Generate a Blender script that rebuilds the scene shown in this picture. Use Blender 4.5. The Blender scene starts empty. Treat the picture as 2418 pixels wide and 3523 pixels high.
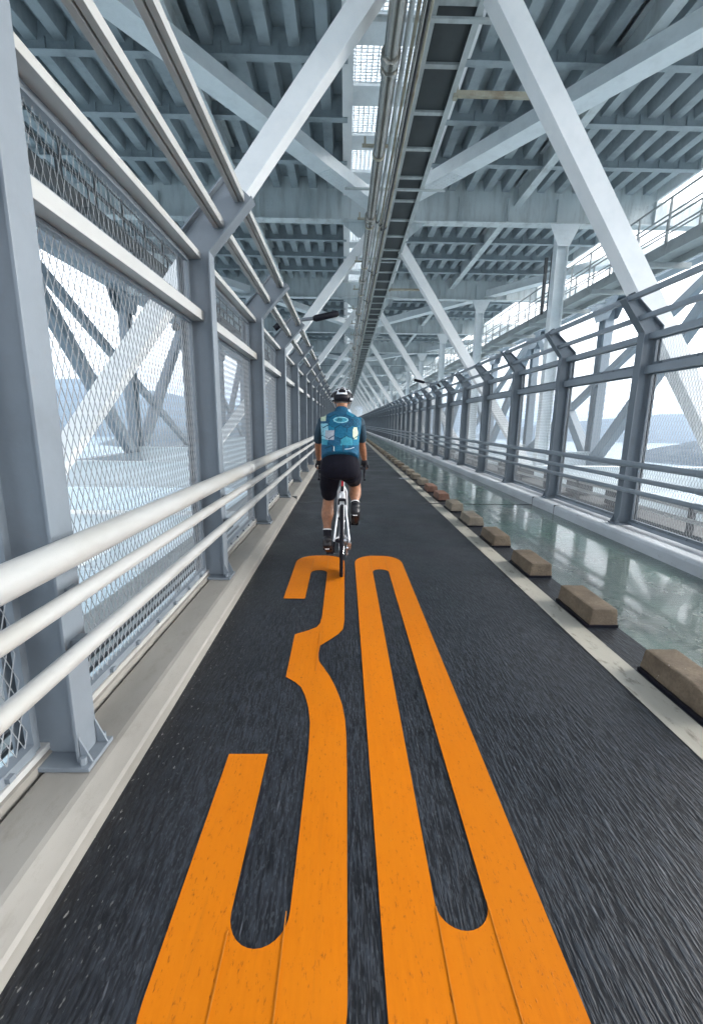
import bpy, bmesh, math, random
from mathutils import Vector, Matrix, noise
random.seed(7)
SC = bpy.context.scene
COL = SC.collection
R = math.radians

# ------------------------------------------------------------------ materials
def new_mat(name):
    m = bpy.data.materials.new(name); m.use_nodes = True
    nt = m.node_tree
    return m, nt, nt.nodes['Principled BSDF']

def node(nt, kind, **kw):
    n = nt.nodes.new(kind)
    for k, v in kw.items():
        if k in n.inputs.keys(): n.inputs[k].default_value = v
        else: setattr(n, k, v)
    return n

def coords(nt, scale=(1, 1, 1), kind='Object'):
    t = nt.nodes.new('ShaderNodeNewGeometry'); mp = nt.nodes.new('ShaderNodeMapping')
    mp.inputs['Scale'].default_value = scale
    nt.links.new(t.outputs['Position'], mp.inputs['Vector'])
    return mp.outputs['Vector']

def noise_fac(nt, vec, scale, detail=4, rough=.6, lo=.35, hi=.65):
    n = node(nt, 'ShaderNodeTexNoise', Scale=scale, Detail=detail, Roughness=rough)
    nt.links.new(vec, n.inputs['Vector'])
    r = nt.nodes.new('ShaderNodeMapRange')
    r.inputs['From Min'].default_value = lo; r.inputs['From Max'].default_value = hi
    nt.links.new(n.outputs['Fac'], r.inputs['Value'])
    return r.outputs['Result']

K = 1.32                                   # overall paint albedo level
def mix(nt, fac, a, b):
    m = nt.nodes.new('ShaderNodeMix'); m.data_type = 'RGBA'
    if isinstance(fac, (int, float)): m.inputs[0].default_value = fac
    else: nt.links.new(fac, m.inputs[0])
    for s, i in ((a, 6), (b, 7)):
        if isinstance(s, tuple): m.inputs[i].default_value = (*(min(.86, x * K) for x in s), 1)
        else: nt.links.new(s, m.inputs[i])
    return m.outputs[2]

def bump(nt, b, height, strength=.2, dist=.01):
    n = node(nt, 'ShaderNodeBump', Strength=strength, Distance=dist)
    nt.links.new(height, n.inputs['Height']); nt.links.new(n.outputs['Normal'], b.inputs['Normal'])

def steel(name, col, dirt=(.16, .15, .13), amount=.35, rough=.5, rust=0.0, streak=(1, 1, 1)):
    """painted steel: grime patches, streaks, optional rust"""
    m, nt, b = new_mat(name)
    v = coords(nt, streak)
    f1 = noise_fac(nt, v, 2.3, 6, .65, .48, .78)
    mul = nt.nodes.new('ShaderNodeMath'); mul.operation = 'MULTIPLY'; mul.inputs[1].default_value = amount
    nt.links.new(f1, mul.inputs[0])
    c = mix(nt, mul.outputs[0], col, dirt)
    f2 = noise_fac(nt, v, 9, 5, .7, .3, .7)
    c = mix(nt, .16, c, mix(nt, f2, tuple(x * .75 for x in col), tuple(min(1, x * 1.15) for x in col)))
    if rust:
        f3 = noise_fac(nt, v, 4.1, 7, .75, .62, .70)
        m3 = nt.nodes.new('ShaderNodeMath'); m3.operation = 'MULTIPLY'; m3.inputs[1].default_value = rust
        nt.links.new(f3, m3.inputs[0])
        c = mix(nt, m3.outputs[0], c, (.20, .085, .03))
    nt.links.new(c, b.inputs['Base Color'])
    b.inputs['Roughness'].default_value = rough
    bump(nt, b, f2, .06, .01)
    return m

def plain(name, col, rough=.5, metal=0., var=.15, scale=30):
    m, nt, b = new_mat(name)
    v = coords(nt)
    f = noise_fac(nt, v, scale, 4, .6, .3, .7)
    c = mix(nt, f, tuple(x * (1 - var) for x in col), tuple(min(1, x * (1 + var)) for x in col))
    nt.links.new(c, b.inputs['Base Color'])
    b.inputs['Roughness'].default_value = rough; b.inputs['Metallic'].default_value = metal
    return m

M = {}
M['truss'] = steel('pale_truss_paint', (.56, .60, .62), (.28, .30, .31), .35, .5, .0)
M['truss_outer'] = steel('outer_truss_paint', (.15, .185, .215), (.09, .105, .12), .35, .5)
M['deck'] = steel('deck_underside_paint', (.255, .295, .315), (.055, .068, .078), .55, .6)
M['beam'] = steel('floor_beam_paint', (.44, .48, .49), (.075, .075, .072), .6, .55, .25, (1.6, 1, .25))
M['brace'] = steel('brace_paint', (.66, .71, .745), (.36, .39, .41), .25, .5)
M['fence'] = steel('fence_paint', (.118, .140, .162), (.05, .054, .06), .35, .42, .12)
M['fence_far'] = steel('fence_paint_dark', (.105, .128, .15), (.045, .051, .058), .35, .45, .10)
M['mesh'] = steel('mesh_paint', (.21, .22, .228), (.12, .118, .112), .3, .5)
M['rail'] = steel('rail_paint', (.275, .284, .282), (.165, .15, .115), .65, .4, .12, (1, .35, 1))
M['rail_grey'] = steel('rail_paint_grey', (.18, .21, .24), (.10, .105, .11), .35, .45, .1, (1, .35, 1))
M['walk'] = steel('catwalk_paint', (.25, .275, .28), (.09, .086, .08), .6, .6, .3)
M['walk_dark'] = steel('backlit_catwalk_paint', (.055, .062, .066), (.03, .028, .025), .6, .65, .3)  # catwalk paint darkened to paint in backlit shade; the duct shares it
M['rusty'] = steel('rusting_bracket_paint', (.30, .28, .22), (.13, .075, .03), 1.0, .7, .8)
M['zinc'] = steel('galvanised_pipe', (.24, .235, .215), (.08, .05, .025), .7, .27, .6, (1, .25, 1))
M['zinc'].node_tree.nodes['Principled BSDF'].inputs['Metallic'].default_value = .75
M['tray'] = steel('cable_tray_paint', (.38, .41, .41), (.06, .05, .045), .6, .5, .45, (1, .5, 1))
M['traycover'] = steel('tray_cover', (.035, .042, .045), (.015, .015, .015), .5, .6)
M['cable'] = plain('cable_sheath', (.03, .032, .035), .5)
M['dark'] = plain('dark_steel', (.05, .055, .06), .5)
M['black'] = plain('black_plastic', (.008, .008, .012), .35)
M['rubber'] = plain('tyre_rubber', (.006, .006, .009), .9)
M['bikewhite'] = plain('white_bike_paint', (.5, .52, .54), .22, 0, .03)
M['chrome'] = plain('bare_metal', (.55, .56, .58), .25, .9, .1)
M['skin'] = plain('tanned_skin', (.215, .098, .052), .5, 0, .22, 40)
M['shorts'] = plain('black_lycra', (.003, .003, .007), .85, 0, .3, 60)
M['sock'] = plain('black_knit', (.010, .010, .014), .8)
M['socktrim'] = plain('white_knit', (.7, .7, .7), .8)
M['shoe'] = plain('black_gloss_shoe', (.006, .006, .009), .42)
M['glove'] = plain('black_glove', (.012, .012, .016), .6)
M['helmet'] = plain('white_helmet_shell', (.52, .54, .57), .2, 0, .04)
M['helmetdark'] = plain('helmet_vent_black', (.008, .008, .012), .45)
M['red'] = plain('red_lens', (.5, .02, .03), .25)
for _m in ('shorts', 'rubber', 'black', 'sock', 'glove', 'helmetdark'): M[_m].node_tree.nodes['Principled BSDF'].inputs['Specular IOR Level'].default_value = .18
M['hair'] = plain('grey_hair', (.09, .085, .08), .7, 0, .4, 80)

# asphalt
def asphalt():
    m, nt, b = new_mat('worn_asphalt')
    v = coords(nt, (1, .12, 1)); v2 = coords(nt, (1, 1, 1)); v3 = coords(nt, (1, .05, 1))
    big = noise_fac(nt, v2, .9, 5, .6, .35, .7)
    fine = noise_fac(nt, v, 85, 2, .6, .43, .63)
    c = mix(nt, fine, (.0010, .0017, .0034), (.017, .0215, .029))
    c = mix(nt, big, c, mix(nt, fine, (.0016, .0025, .0044), (.026, .032, .042)))
    sp = noise_fac(nt, v, 60, 2, .5, .70, .76)
    c = mix(nt, sp, c, (.10, .11, .125))
    vo = node(nt, 'ShaderNodeTexVoronoi', Scale=230); nt.links.new(coords(nt, (1, .35, 1)), vo.inputs['Vector'])
    vsep = nt.nodes.new('ShaderNodeSeparateColor'); nt.links.new(vo.outputs['Color'], vsep.inputs['Color'])
    vr = nt.nodes.new('ShaderNodeMapRange'); vr.inputs['From Min'].default_value = .72; vr.inputs['From Max'].default_value = 1.0; vr.inputs['To Max'].default_value = .55
    nt.links.new(vsep.outputs['Red'], vr.inputs['Value'])
    c = mix(nt, vr.outputs['Result'], c, (.058, .066, .078))
    lane = noise_fac(nt, v3, 5, 3, .5, .4, .7)
    c = mix(nt, .25, c, mix(nt, lane, (.003, .004, .0065), (.018, .021, .027)))
    # darker gritty strip beside the kerb
    tc = nt.nodes.new('ShaderNodeTexCoord'); sx = nt.nodes.new('ShaderNodeSeparateXYZ'); nt.links.new(tc.outputs['Object'], sx.inputs[0])
    ed = nt.nodes.new('ShaderNodeMapRange'); ed.inputs['From Min'].default_value = -.46; ed.inputs['From Max'].default_value = -.70
    wob = nt.nodes.new('ShaderNodeMath'); wob.operation = 'ADD'; wz = nt.nodes.new('ShaderNodeMath'); wz.operation = 'MULTIPLY'; wz.inputs[1].default_value = .22
    nt.links.new(big, wz.inputs[0]); nt.links.new(sx.outputs['X'], wob.inputs[0]); nt.links.new(wz.outputs[0], wob.inputs[1]); nt.links.new(wob.outputs[0], ed.inputs['Value'])
    g1 = noise_fac(nt, coords(nt, (1, .45, 1)), 75, 2, .5, .66, .72)
    grit = mix(nt, g1, mix(nt, .4, (.0018, .0022, .0035), c), (.15, .15, .145))
    c = mix(nt, ed.outputs['Result'], c, grit)
    nt.links.new(c, b.inputs['Base Color'])
    rr = nt.nodes.new('ShaderNodeMapRange'); rr.inputs['To Min'].default_value = .36; rr.inputs['To Max'].default_value = .6
    nt.links.new(big, rr.inputs['Value']); nt.links.new(rr.outputs['Result'], b.inputs['Roughness'])
    bump(nt, b, fine, .35, .005)
    return m
M['asphalt'] = asphalt()

def wet_green():
    m, nt, b = new_mat('wet_green_coating')
    v = coords(nt, (1, .7, 1))
    big = noise_fac(nt, v, 1.1, 5, .6, .38, .62)
    med = noise_fac(nt, v, 6, 6, .7, .35, .65)
    c = mix(nt, med, (.034, .054, .046), (.085, .10, .093))
    c = mix(nt, big, c, (.02, .070, .048))
    st = noise_fac(nt, coords(nt), 3.3, 8, .75, .56, .70)
    c = mix(nt, st, c, (.016, .026, .024))
    nt.links.new(c, b.inputs['Base Color'])
    rr = nt.nodes.new('ShaderNodeMapRange'); rr.inputs['To Min'].default_value = .07; rr.inputs['To Max'].default_value = .36
    nt.links.new(noise_fac(nt, v, 2.4, 7, .7, .36, .66), rr.inputs['Value']); nt.links.new(rr.outputs['Result'], b.inputs['Roughness'])
    b.inputs['IOR'].default_value = 1.8; b.inputs['Coat Weight'].default_value = .7; b.inputs['Coat IOR'].default_value = 1.6; b.inputs['Coat Roughness'].default_value = .08
    vb = coords(nt, (.55, 1.6, 1))
    w = noise_fac(nt, vb, 9, 6, .7, .2, .8)
    bump(nt, b, w, .75, .025)
    return m
M['wet'] = wet_green()

def paint_orange():
    m, nt, b = new_mat('orange_road_paint')
    v = coords(nt, (1, .12, 1)); v2 = coords(nt)
    f = noise_fac(nt, v, 60, 4, .7, .3, .75)
    g = noise_fac(nt, v2, 2.2, 4, .6, .35, .7)
    c = mix(nt, f, (.40, .108, .0004), (.46, .128, .0006))
    c = mix(nt, g, c, (.43, .125, .002))
    wear = noise_fac(nt, v2, 38, 5, .75, .70, .76)
    c = mix(nt, wear, c, (.30, .13, .03))
    pit = noise_fac(nt, coords(nt, (1, .3, 1)), 120, 3, .7, .60, .76)
    c = mix(nt, pit, c, (.15, .042, .003))
    sc = noise_fac(nt, coords(nt, (6, .25, 1)), 2.5, 5, .7, .58, .80)
    scm = nt.nodes.new('ShaderNodeMath'); scm.operation = 'MULTIPLY'; scm.inputs[1].default_value = .6; nt.links.new(sc, scm.inputs[0])
    c = mix(nt, scm.outputs[0], c, (.24, .085, .010))
    nt.links.new(c, b.inputs['Base Color']); b.inputs['Roughness'].default_value = .55
    b.inputs['Specular IOR Level'].default_value = .2
    bump(nt, b, pit, .3, .004)
    return m
M['orange'] = paint_orange()

def worn_paint(name, col, under, lo=.55, hi=.66):
    m, nt, b = new_mat(name)
    v = coords(nt, (1, .4, 1))
    f = noise_fac(nt, v, 14, 7, .7, lo, hi); g = noise_fac(nt, v, 2.5, 5, .6, .35, .7)
    c = mix(nt, g, col, tuple(x * .72 for x in col)); c = mix(nt, f, c, under)
    nt.links.new(c, b.inputs['Base Color']); b.inputs['Roughness'].default_value = .5
    bump(nt, b, f, .2, .004)
    return m
M['cream'] = worn_paint('cream_line_paint', (.33, .315, .27), (.14, .13, .105))
M['kerb'] = worn_paint('weathered_kerb', (.20, .194, .178), (.115, .106, .092), .55, .9)
M['kerb_white'] = worn_paint('painted_kerb', (.40, .43, .46), (.20, .19, .18), .6, .75)

def concrete(name, a, bcol):
    m, nt, b = new_mat(name)
    v = coords(nt)
    f = noise_fac(nt, v, 60, 5, .7, .35, .65); g = noise_fac(nt, v, 6, 5, .6, .35, .7)
    c = mix(nt, f, a, bcol); c = mix(nt, g, c, tuple(x * .7 for x in a))
    sp = noise_fac(nt, v, 24, 4, .7, .70, .73); c = mix(nt, sp, c, (.3, .28, .25))
    nt.links.new(c, b.inputs['Base Color']); b.inputs['Roughness'].default_value = .75
    bump(nt, b, f, .4, .004)
    return m
M['stop'] = concrete('brown_concrete', (.09, .066, .043), (.145, .112, .077))
M['stop_grey'] = concrete('tan_concrete', (.13, .11, .083), (.20, .17, .13))
M['stop_red'] = concrete('reddish_concrete', (.12, .058, .037), (.18, .096, .066))

def sea_mat():
    m, nt, b = new_mat('sea_water')
    v = coords(nt, (1, 1, 1))
    b.inputs['Base Color'].default_value = (.16, .22, .25, 1); b.inputs['Roughness'].default_value = .25
    f = noise_fac(nt, v, .25, 8, .7, .2, .8)
    bump(nt, b, f, .6, 1.5)
    return m
M['sea'] = sea_mat()

def forest():
    m, nt, b = new_mat('forested_hillside')
    v = coords(nt)
    f = noise_fac(nt, v, .05, 8, .75, .35, .65)
    c = mix(nt, f, (.012, .024, .026), (.028, .046, .040))
    nt.links.new(c, b.inputs['Base Color']); b.inputs['Roughness'].default_value = .9
    bump(nt, b, f, 1, 8)
    return m
M['forest'] = forest()

JC = [(.006, .075, .135), (.010, .105, .175), (.008, .055, .105), (.030, .17, .23), (.17, .36, .42), (.36, .42, .30), (.25, .27, .30), (.004, .03, .06)]
def cloth(name, col):
    m = plain(name, col, .75, 0, .16, 45); nt = m.node_tree; b = nt.nodes['Principled BSDF']
    b.inputs['Specular IOR Level'].default_value = .2
    bump(nt, b, noise_fac(nt, coords(nt), 15, 4, .6, .3, .7), .4, .02); return m
JM = [cloth('jersey_panel', c) for c in JC]
M['jersey'] = JM[0]
M['jersey_dark'] = plain('jersey_seam', (.006, .03, .055), .6)
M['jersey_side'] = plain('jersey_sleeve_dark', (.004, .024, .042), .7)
M['zip'] = plain('pale_piping', (.55, .65, .68), .5)

# ------------------------------------------------------------------ mesh builder
class MB:
    def __init__(s): s.v = []; s.f = []; s.mi = []; s.cur = 0
    def add(s, vs, fs):
        o = len(s.v); s.v += [tuple(p) for p in vs]
        s.f += [tuple(i + o for i in f) for f in fs]; s.mi += [s.cur] * len(fs); return s
    def box(s, x0, x1, y0, y1, z0, z1):
        return s.add([(x, y, z) for z in (z0, z1) for x, y in ((x0, y0), (x1, y0), (x1, y1), (x0, y1))],
                     [(3, 2, 1, 0), (4, 5, 6, 7), (0, 1, 5, 4), (1, 2, 6, 5), (2, 3, 7, 6), (3, 0, 4, 7)])
    def beam(s, p, q, w, h, side=None):
        """box from p to q; w along `side`, h along the third axis"""
        p = Vector(p); q = Vector(q); t = (q - p).normalized()
        sd = Vector(side) if side else (Vector((0, 0, 1)).cross(t) if abs(t.z) < .98 else Vector((1, 0, 0)))
        sd = (sd - t * sd.dot(t)).normalized(); n = t.cross(sd)
        vs = [e + sd * a * w / 2 + n * c * h / 2 for e in (p, q) for a, c in ((-1, -1), (1, -1), (1, 1), (-1, 1))]
        return s.add(vs, [(3, 2, 1, 0), (4, 5, 6, 7), (0, 1, 5, 4), (1, 2, 6, 5), (2, 3, 7, 6), (3, 0, 4, 7)])
    def ibeam(s, p, q, w, h, tw, tf, side=None):
        p = Vector(p); q = Vector(q); t = (q - p).normalized()
        sd = Vector(side) if side else Vector((0, 0, 1)).cross(t)
        sd = (sd - t * sd.dot(t)).normalized(); n = t.cross(sd)
        for c in (-1, 1):
            o = n * c * (h / 2 - tf / 2); s.beam(p + o, q + o, w, tf, sd)
        return s.beam(p, q, tw, h - 2 * tf, sd)
    def tube(s, pts, r, n=10, cap=True):
        pts = [Vector(p) for p in pts]; rs = r if isinstance(r, (list, tuple)) else [r] * len(pts)
        ring = []; prev = None
        for i, p in enumerate(pts):
            t = (pts[min(i + 1, len(pts) - 1)] - pts[max(i - 1, 0)]).normalized()
            if prev is None:
                a = Vector((0, 0, 1)) if abs(t.z) < .9 else Vector((1, 0, 0)); u = a.cross(t).normalized()
            else: u = (prev - t * prev.dot(t)).normalized()
            prev = u; w = t.cross(u)
            ring.append([p + (u * math.cos(k * 2 * math.pi / n) + w * math.sin(k * 2 * math.pi / n)) * rs[i] for k in range(n)])
        return s.rings(ring, cap)
    def rings(s, ring, cap=True):
        n = len(ring[0]); vs = [p for rr in ring for p in rr]; fs = []
        for i in range(len(ring) - 1):
            for k in range(n):
                a = i * n + k; b = i * n + (k + 1) % n
                fs.append((a, b, b + n, a + n))
        if cap: fs.append(tuple(range(n))[::-1]); fs.append(tuple(range((len(ring) - 1) * n, len(ring) * n)))
        return s.add(vs, fs)
    def prism(s, poly, axis, a, b):
        """extrude a 2-D outline along an axis; poly in the two other axes in xyz order"""
        def P(u, v, t): return {'x': (t, u, v), 'y': (u, t, v), 'z': (u, v, t)}[axis]
        n = len(poly); vs = [P(u, v, a) for u, v in poly] + [P(u, v, b) for u, v in poly]
        fs = [tuple(range(n))[::-1], tuple(range(n, 2 * n))] + [(i, (i + 1) % n, (i + 1) % n + n, i + n) for i in range(n)]
        return s.add(vs, fs)
    def ellipsoid(s, c, r, nu=16, nv=10):
        ring = []
        for j in range(1, nv):
            ph = -math.pi / 2 + math.pi * j / nv
            ring.append([(c[0] + r[0] * math.cos(ph) * math.cos(k * 2 * math.pi / nu), c[1] + r[1] * math.cos(ph) * math.sin(k * 2 * math.pi / nu), c[2] + r[2] * math.sin(ph)) for k in range(nu)])
        return s.rings(ring)
    def mesh(s, name, mats, bevel=0, smooth=False):
        me = bpy.data.meshes.new(name); me.from_pydata(s.v, [], s.f)
        for m in (mats if isinstance(mats, (list, tuple)) else [mats]): me.materials.append(m)
        me.polygons.foreach_set('material_index', s.mi)
        bm = bmesh.new(); bm.from_mesh(me)
        bmesh.ops.recalc_face_normals(bm, faces=bm.faces)
        if bevel:
            es = [e for e in bm.edges if len(e.link_faces) == 2 and e.calc_face_angle(0) > .6]
            bmesh.ops.bevel(bm, geom=es, offset=bevel, segments=2, profile=.6, affect='EDGES', clamp_overlap=True)
        bm.to_mesh(me); bm.free()
        if smooth:
            me.polygons.foreach_set('use_smooth', [True] * len(me.polygons))
            try: me.set_sharp_from_angle(angle=R(40))
            except Exception: pass
        return me
    def build(s, name, mats, parent=None, bevel=0, smooth=False):
        base = parent_world(parent)
        s.v = [(x - base[0], y - base[1], z - base[2]) for x, y, z in s.v]
        return link(name, s.mesh(name, mats, bevel, smooth), parent)

def parent_world(o):
    p = Vector((0, 0, 0))
    while o: p += o.location; o = o.parent
    return p

def link(name, data, parent=None, loc=(0, 0, 0)):
    o = bpy.data.objects.new(name, data); COL.objects.link(o); o.location = loc
    if parent: o.parent = parent
    return o

def thing(name, label, cat, loc, group=None):
    o = link(name, None, None, loc); o.empty_display_size = .2
    return tag(o, label, cat, group)

def tag(o, label, cat, group=None):
    o['label'] = label; o['category'] = cat
    if group: o['group'] = group
    return o

def structure(o, label=None, cat=None):
    o['kind'] = 'structure'
    if label: o['label'] = label
    if cat: o['category'] = cat
    return o

def dup(o, parent=None, loc=None):
    c = o.copy(); COL.objects.link(c)
    if parent: c.parent = parent
    if loc is not None: c.location = loc
    for ch in [k for k in bpy.data.objects if k.parent == o and k != c]: dup(ch, c)
    return c

def recentre(o):
    """shift a top-level mesh's origin to its base"""
    me = o.data; xs = [v.co for v in me.vertices]
    c = Vector((sum(p.x for p in xs) / len(xs), sum(p.y for p in xs) / len(xs), min(p.z for p in xs)))
    me.transform(Matrix.Translation(-c)); o.location = o.location + c
    return o

Y0, Y1 = -4.0, 200.0                      # built length of the bridge path
XC = 1.3                                   # centre line of the bridge
ORD = ['first', 'second', 'third', 'fourth', 'fifth', 'sixth', 'seventh', 'eighth', 'ninth', 'tenth', 'eleventh', 'twelfth',
       'thirteenth', 'fourteenth', 'fifteenth', 'sixteenth', 'seventeenth', 'eighteenth', 'nineteenth', 'twentieth', 'twenty-first', 'twenty-second']

# ------------------------------------------------------------------ road, path, kerbs
rd = MB().box(-.88, 2.012, Y0, Y1, -.25, 0).build('road', M['asphalt'])
structure(rd, 'dark worn asphalt lane with painted number between kerb and blocks', 'road')
wk = MB().box(2.016, 3.52, Y0, Y1, -.25, -.004).build('walkway', M['wet'])
structure(wk, 'wet green coated footway mirroring the sky beside the concrete blocks', 'footway')

def flat(outline, holes=(), z=.004, name='x', mat=None, parent=None):
    """a thin painted sheet with rounded outline, filled by triangulation"""
    bm = bmesh.new(); edges = []
    for loop in [outline] + list(holes):
        vs = [bm.verts.new((x, y, z)) for x, y in loop]
        edges += [bm.edges.new((vs[i], vs[(i + 1) % len(vs)])) for i in range(len(vs))]
    bmesh.ops.triangle_fill(bm, use_beauty=True, edges=edges)
    for f in bm.faces:
        if f.normal.z < 0: f.normal_flip()
    me = bpy.data.meshes.new(name); bm.to_mesh(me); bm.free(); me.materials.append(mat)
    return link(name, me, parent)

def arc(cx, cy, rx, ry, a0, a1, n=14):
    return [(cx + rx * math.cos(R(a0 + (a1 - a0) * i / n)), cy + ry * math.sin(R(a0 + (a1 - a0) * i / n))) for i in range(n + 1)]

# digit 3
o3 = [(-.50, 3.44), (-.50, 4.42)] + arc(-.27, 4.42, .23, .235, 180, 90) + arc(-.21, 4.42, .22, .235, 90, 0) \
    + [(.01, 3.03), (.0, 2.89), (-.03, 2.82), (-.08, 2.745), (-.15, 2.655), (-.155, 2.56), (-.148, 2.465), (-.115, 2.39), (-.076, 2.30), (-.045, 2.21), (-.02, 2.12), (.0, 2.03), (.014, 1.92), (.02, 1.80), (.022, 1.60), (.02, 1.0)] \
    + arc(-.21, .85, .23, .30, 0, -90) + arc(-.27, .85, .23, .30, -90, -180) \
    + [(-.50, 1.69), (-.328, 1.69), (-.328, 1.08)] + arc(-.24, 1.05, .088, .095, 180, 360) \
    + [(-.15, 1.30), (-.15, 1.72), (-.158, 1.90), (-.175, 2.01), (-.20, 2.11), (-.23, 2.19), (-.27, 2.24), (-.328, 2.29), (-.334, 2.81), (-.25, 2.865), (-.19, 2.92), (-.168, 2.98), (-.16, 3.10), (-.16, 4.08)] \
    + arc(-.24, 4.08, .08, .085, 0, 180) + [(-.32, 4.06), (-.32, 3.44)]
d3 = flat(o3, (), .004, 'painted_digit', M['orange'], rd)
d3['label'] = 'large orange painted digit 3 on the asphalt'
o0 = [(.12, 2.0), (.12, 4.39)] + arc(.32, 4.40, .20, .255, 180, 90) + arc(.42, 4.40, .20, .255, 90, 0)[1:] + [(.62, 2.0)] + arc(.42, .80, .20, .30, 0, -90) + arc(.32, .80, .20, .30, -90, -180)
i0 = [(.29, 1.07), (.29, 4.11)] + arc(.37, 4.11, .08, .09, 180, 0)[1:] + [(.45, 1.07)] + arc(.37, 1.07, .08, .075, 0, -180)[1:-1]
d0 = flat(o0, (i0,), .004, 'painted_digit', M['orange'], rd)
d0['label'] = 'large orange painted digit 0 on the asphalt'
# overlap seams of the sprayed strokes: slightly thicker paint, a real 2 mm layer
M['orange_seam'] = plain('orange_paint_ridge', (.36, .12, .006), .5, 0, .1, 30)
for x, ya, yb in ((-.325, .56, 1.0), (-.163, .56, 1.05), (.291, .56, 1.06), (.452, .56, 1.08), (.291, 4.12, 4.655), (.45, 4.13, 4.655), (-.163, 4.1, 4.65), (-.16, 2.35, 2.83), (-.32, 4.06, 4.6)):
    MB().box(x - .0016, x + .0016, ya, yb, .0045, .0065).build('paint_ridge', M['orange_seam'], rd)
el = MB().box(1.60, 1.77, Y0, Y1, .002, .004).build('edge_line', M['cream'], rd)
el['label'] = 'worn cream edge line along the lane'
for yj in (7.95, 46.9, 86.0, 125.0):
    MB().box(-.87, 2.01, yj - .05, yj + .05, .0008, .0042).build('joint_lip', M['dark'], rd)
    MB().box(-.868, 2.009, yj - .016, yj + .016, .001, .0068).build('expansion_joint', M['black'], rd)
    MB().box(2.02, 3.5, yj - .012, yj + .012, -.003, .0015).build('expansion_joint', M['black'], wk)
MB().box(1.47, 1.73, 11.6, 11.72, .0045, .0085).build('paint_fleck', M['helmet'], rd)
MB().box(2.009, 2.018, Y0, Y1, -.02, -.001).build('joint_filler', M['black'], rd)

kl = MB().prism([(-.87, -.2), (-.872, .055), (-.882, .068), (-.95, .108), (-.97, .113), (-1.14, .118), (-1.15, .112), (-1.15, -.2)], 'y', Y0, Y1)
kl.prism([(-1.152, -.2), (-1.152, .06), (-1.165, .06), (-1.165, .145), (-1.18, .15), (-1.19, .145), (-1.19, .02), (-1.30, .02), (-1.30, -.2)], 'y', Y0, Y1)
kl = kl.build('left_kerb', M['kerb'])
structure(kl, 'weathered beige kerb with stepped lip below the fence posts', 'kerb')
for yj in (7.95, 27.6, 46.9, 66.5):
    MB().box(-1.0, -.868, yj - .01, yj + .01, .0, .1165).build('kerb_joint', M['dark'], kl)
kr = MB().prism([(3.50, -.2), (3.50, .105), (3.512, .135), (3.535, .145), (3.66, .148), (3.665, .142), (3.665, -.2)], 'y', Y0, Y1)
kr.prism([(3.668, -.2), (3.668, .10), (4.05, .10), (4.05, -.2)], 'y', Y0, Y1)
kr = kr.build('right_kerb', M['kerb_white'])
structure(kr, 'pale painted steel kerb running along the wet footway', 'kerb')
for yj in (7.95, 7.1, 27.6, 46.9):
    MB().box(3.498, 3.667, yj - .008, yj + .008, .0, .1495).build('kerb_joint', M['dark'], kr)

# ------------------------------------------------------------------ safety fences
PITCH = 2.1; PY0 = 1.55; NPOST = 92
def bent_strip(mb, pts, o1, o2, y1, y2, s, xi, taper=1.0):
    """extrude a strip along the bent post path, offset o1..o2 outwards (mitred at the bend)"""
    ns = []
    for i in range(len(pts) - 1):
        d = (Vector(pts[i + 1]) - Vector(pts[i])).normalized(); ns.append(Vector((d[1], -d[0])) if False else Vector((d.y, -d.x)))
    rows = []
    for i, p in enumerate(pts):
        if i == 0: n = ns[0]
        elif i == len(pts) - 1: n = ns[-1]
        else:
            n = ns[i - 1] + ns[i]; n = n / n.dot(ns[i])
        rows.append((Vector(p), n))
    vs = []
    for ri, (p, n) in enumerate(rows):
        for o in (o1, o2):
            q = p + n * (o * (taper if ri == len(rows) - 1 and o > .02 else 1))
            for y in (y1, y2): vs.append((xi + s * q.x, y, q.y))
    fs = []
    for i in range(len(rows) - 1):
        a = i * 4; b = a + 4
        fs += [(a, a + 1, b + 1, b), (a + 1, a + 3, b + 3, b + 1), (a + 3, a + 2, b + 2, b + 3), (a + 2, a, b, b + 2)]
    e = len(vs) - 4
    fs += [(0, 2, 3, 1), (e, e + 1, e + 3, e + 2)]
    mb.add(vs, fs)

def mesh_panel(w, h, cw=.045, ch=.112, t=.0012, d=.0039):
    """expanded metal: every strand a small tilted bar with real depth; lies in the YZ plane"""
    mb = MB(); nc = int(round(w / cw)); nr = int(round(h / ch)); cw = w / nc; ch = h / nr
    for i in range(nc):
        for j in range(nr):
            for (ya, za, yb, zb) in ((i, j + .5, i + .5, j), (i + .5, j, i + 1, j + .5), (i, j + .5, i + .5, j + 1), (i + .5, j + 1, i + 1, j + .5)):
                ya, yb, za, zb = ya * cw, yb * cw, za * ch, zb * ch
                dy, dz = yb - ya, zb - za; L = math.hypot(dy, dz); ny, nz = -dz / L * t / 2, dy / L * t / 2
                vs = []
                for (y, z) in ((ya, za), (yb, zb)):
                    for a, x in ((-1, -d / 2), (1, -d / 2), (1, d / 2), (-1, d / 2)): vs.append((x, y + ny * a, z + nz * a))
                mb.add(vs, [(0, 1, 5, 4), (1, 2, 6, 5), (2, 3, 7, 6), (3, 0, 4, 7)])
    return mb

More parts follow.
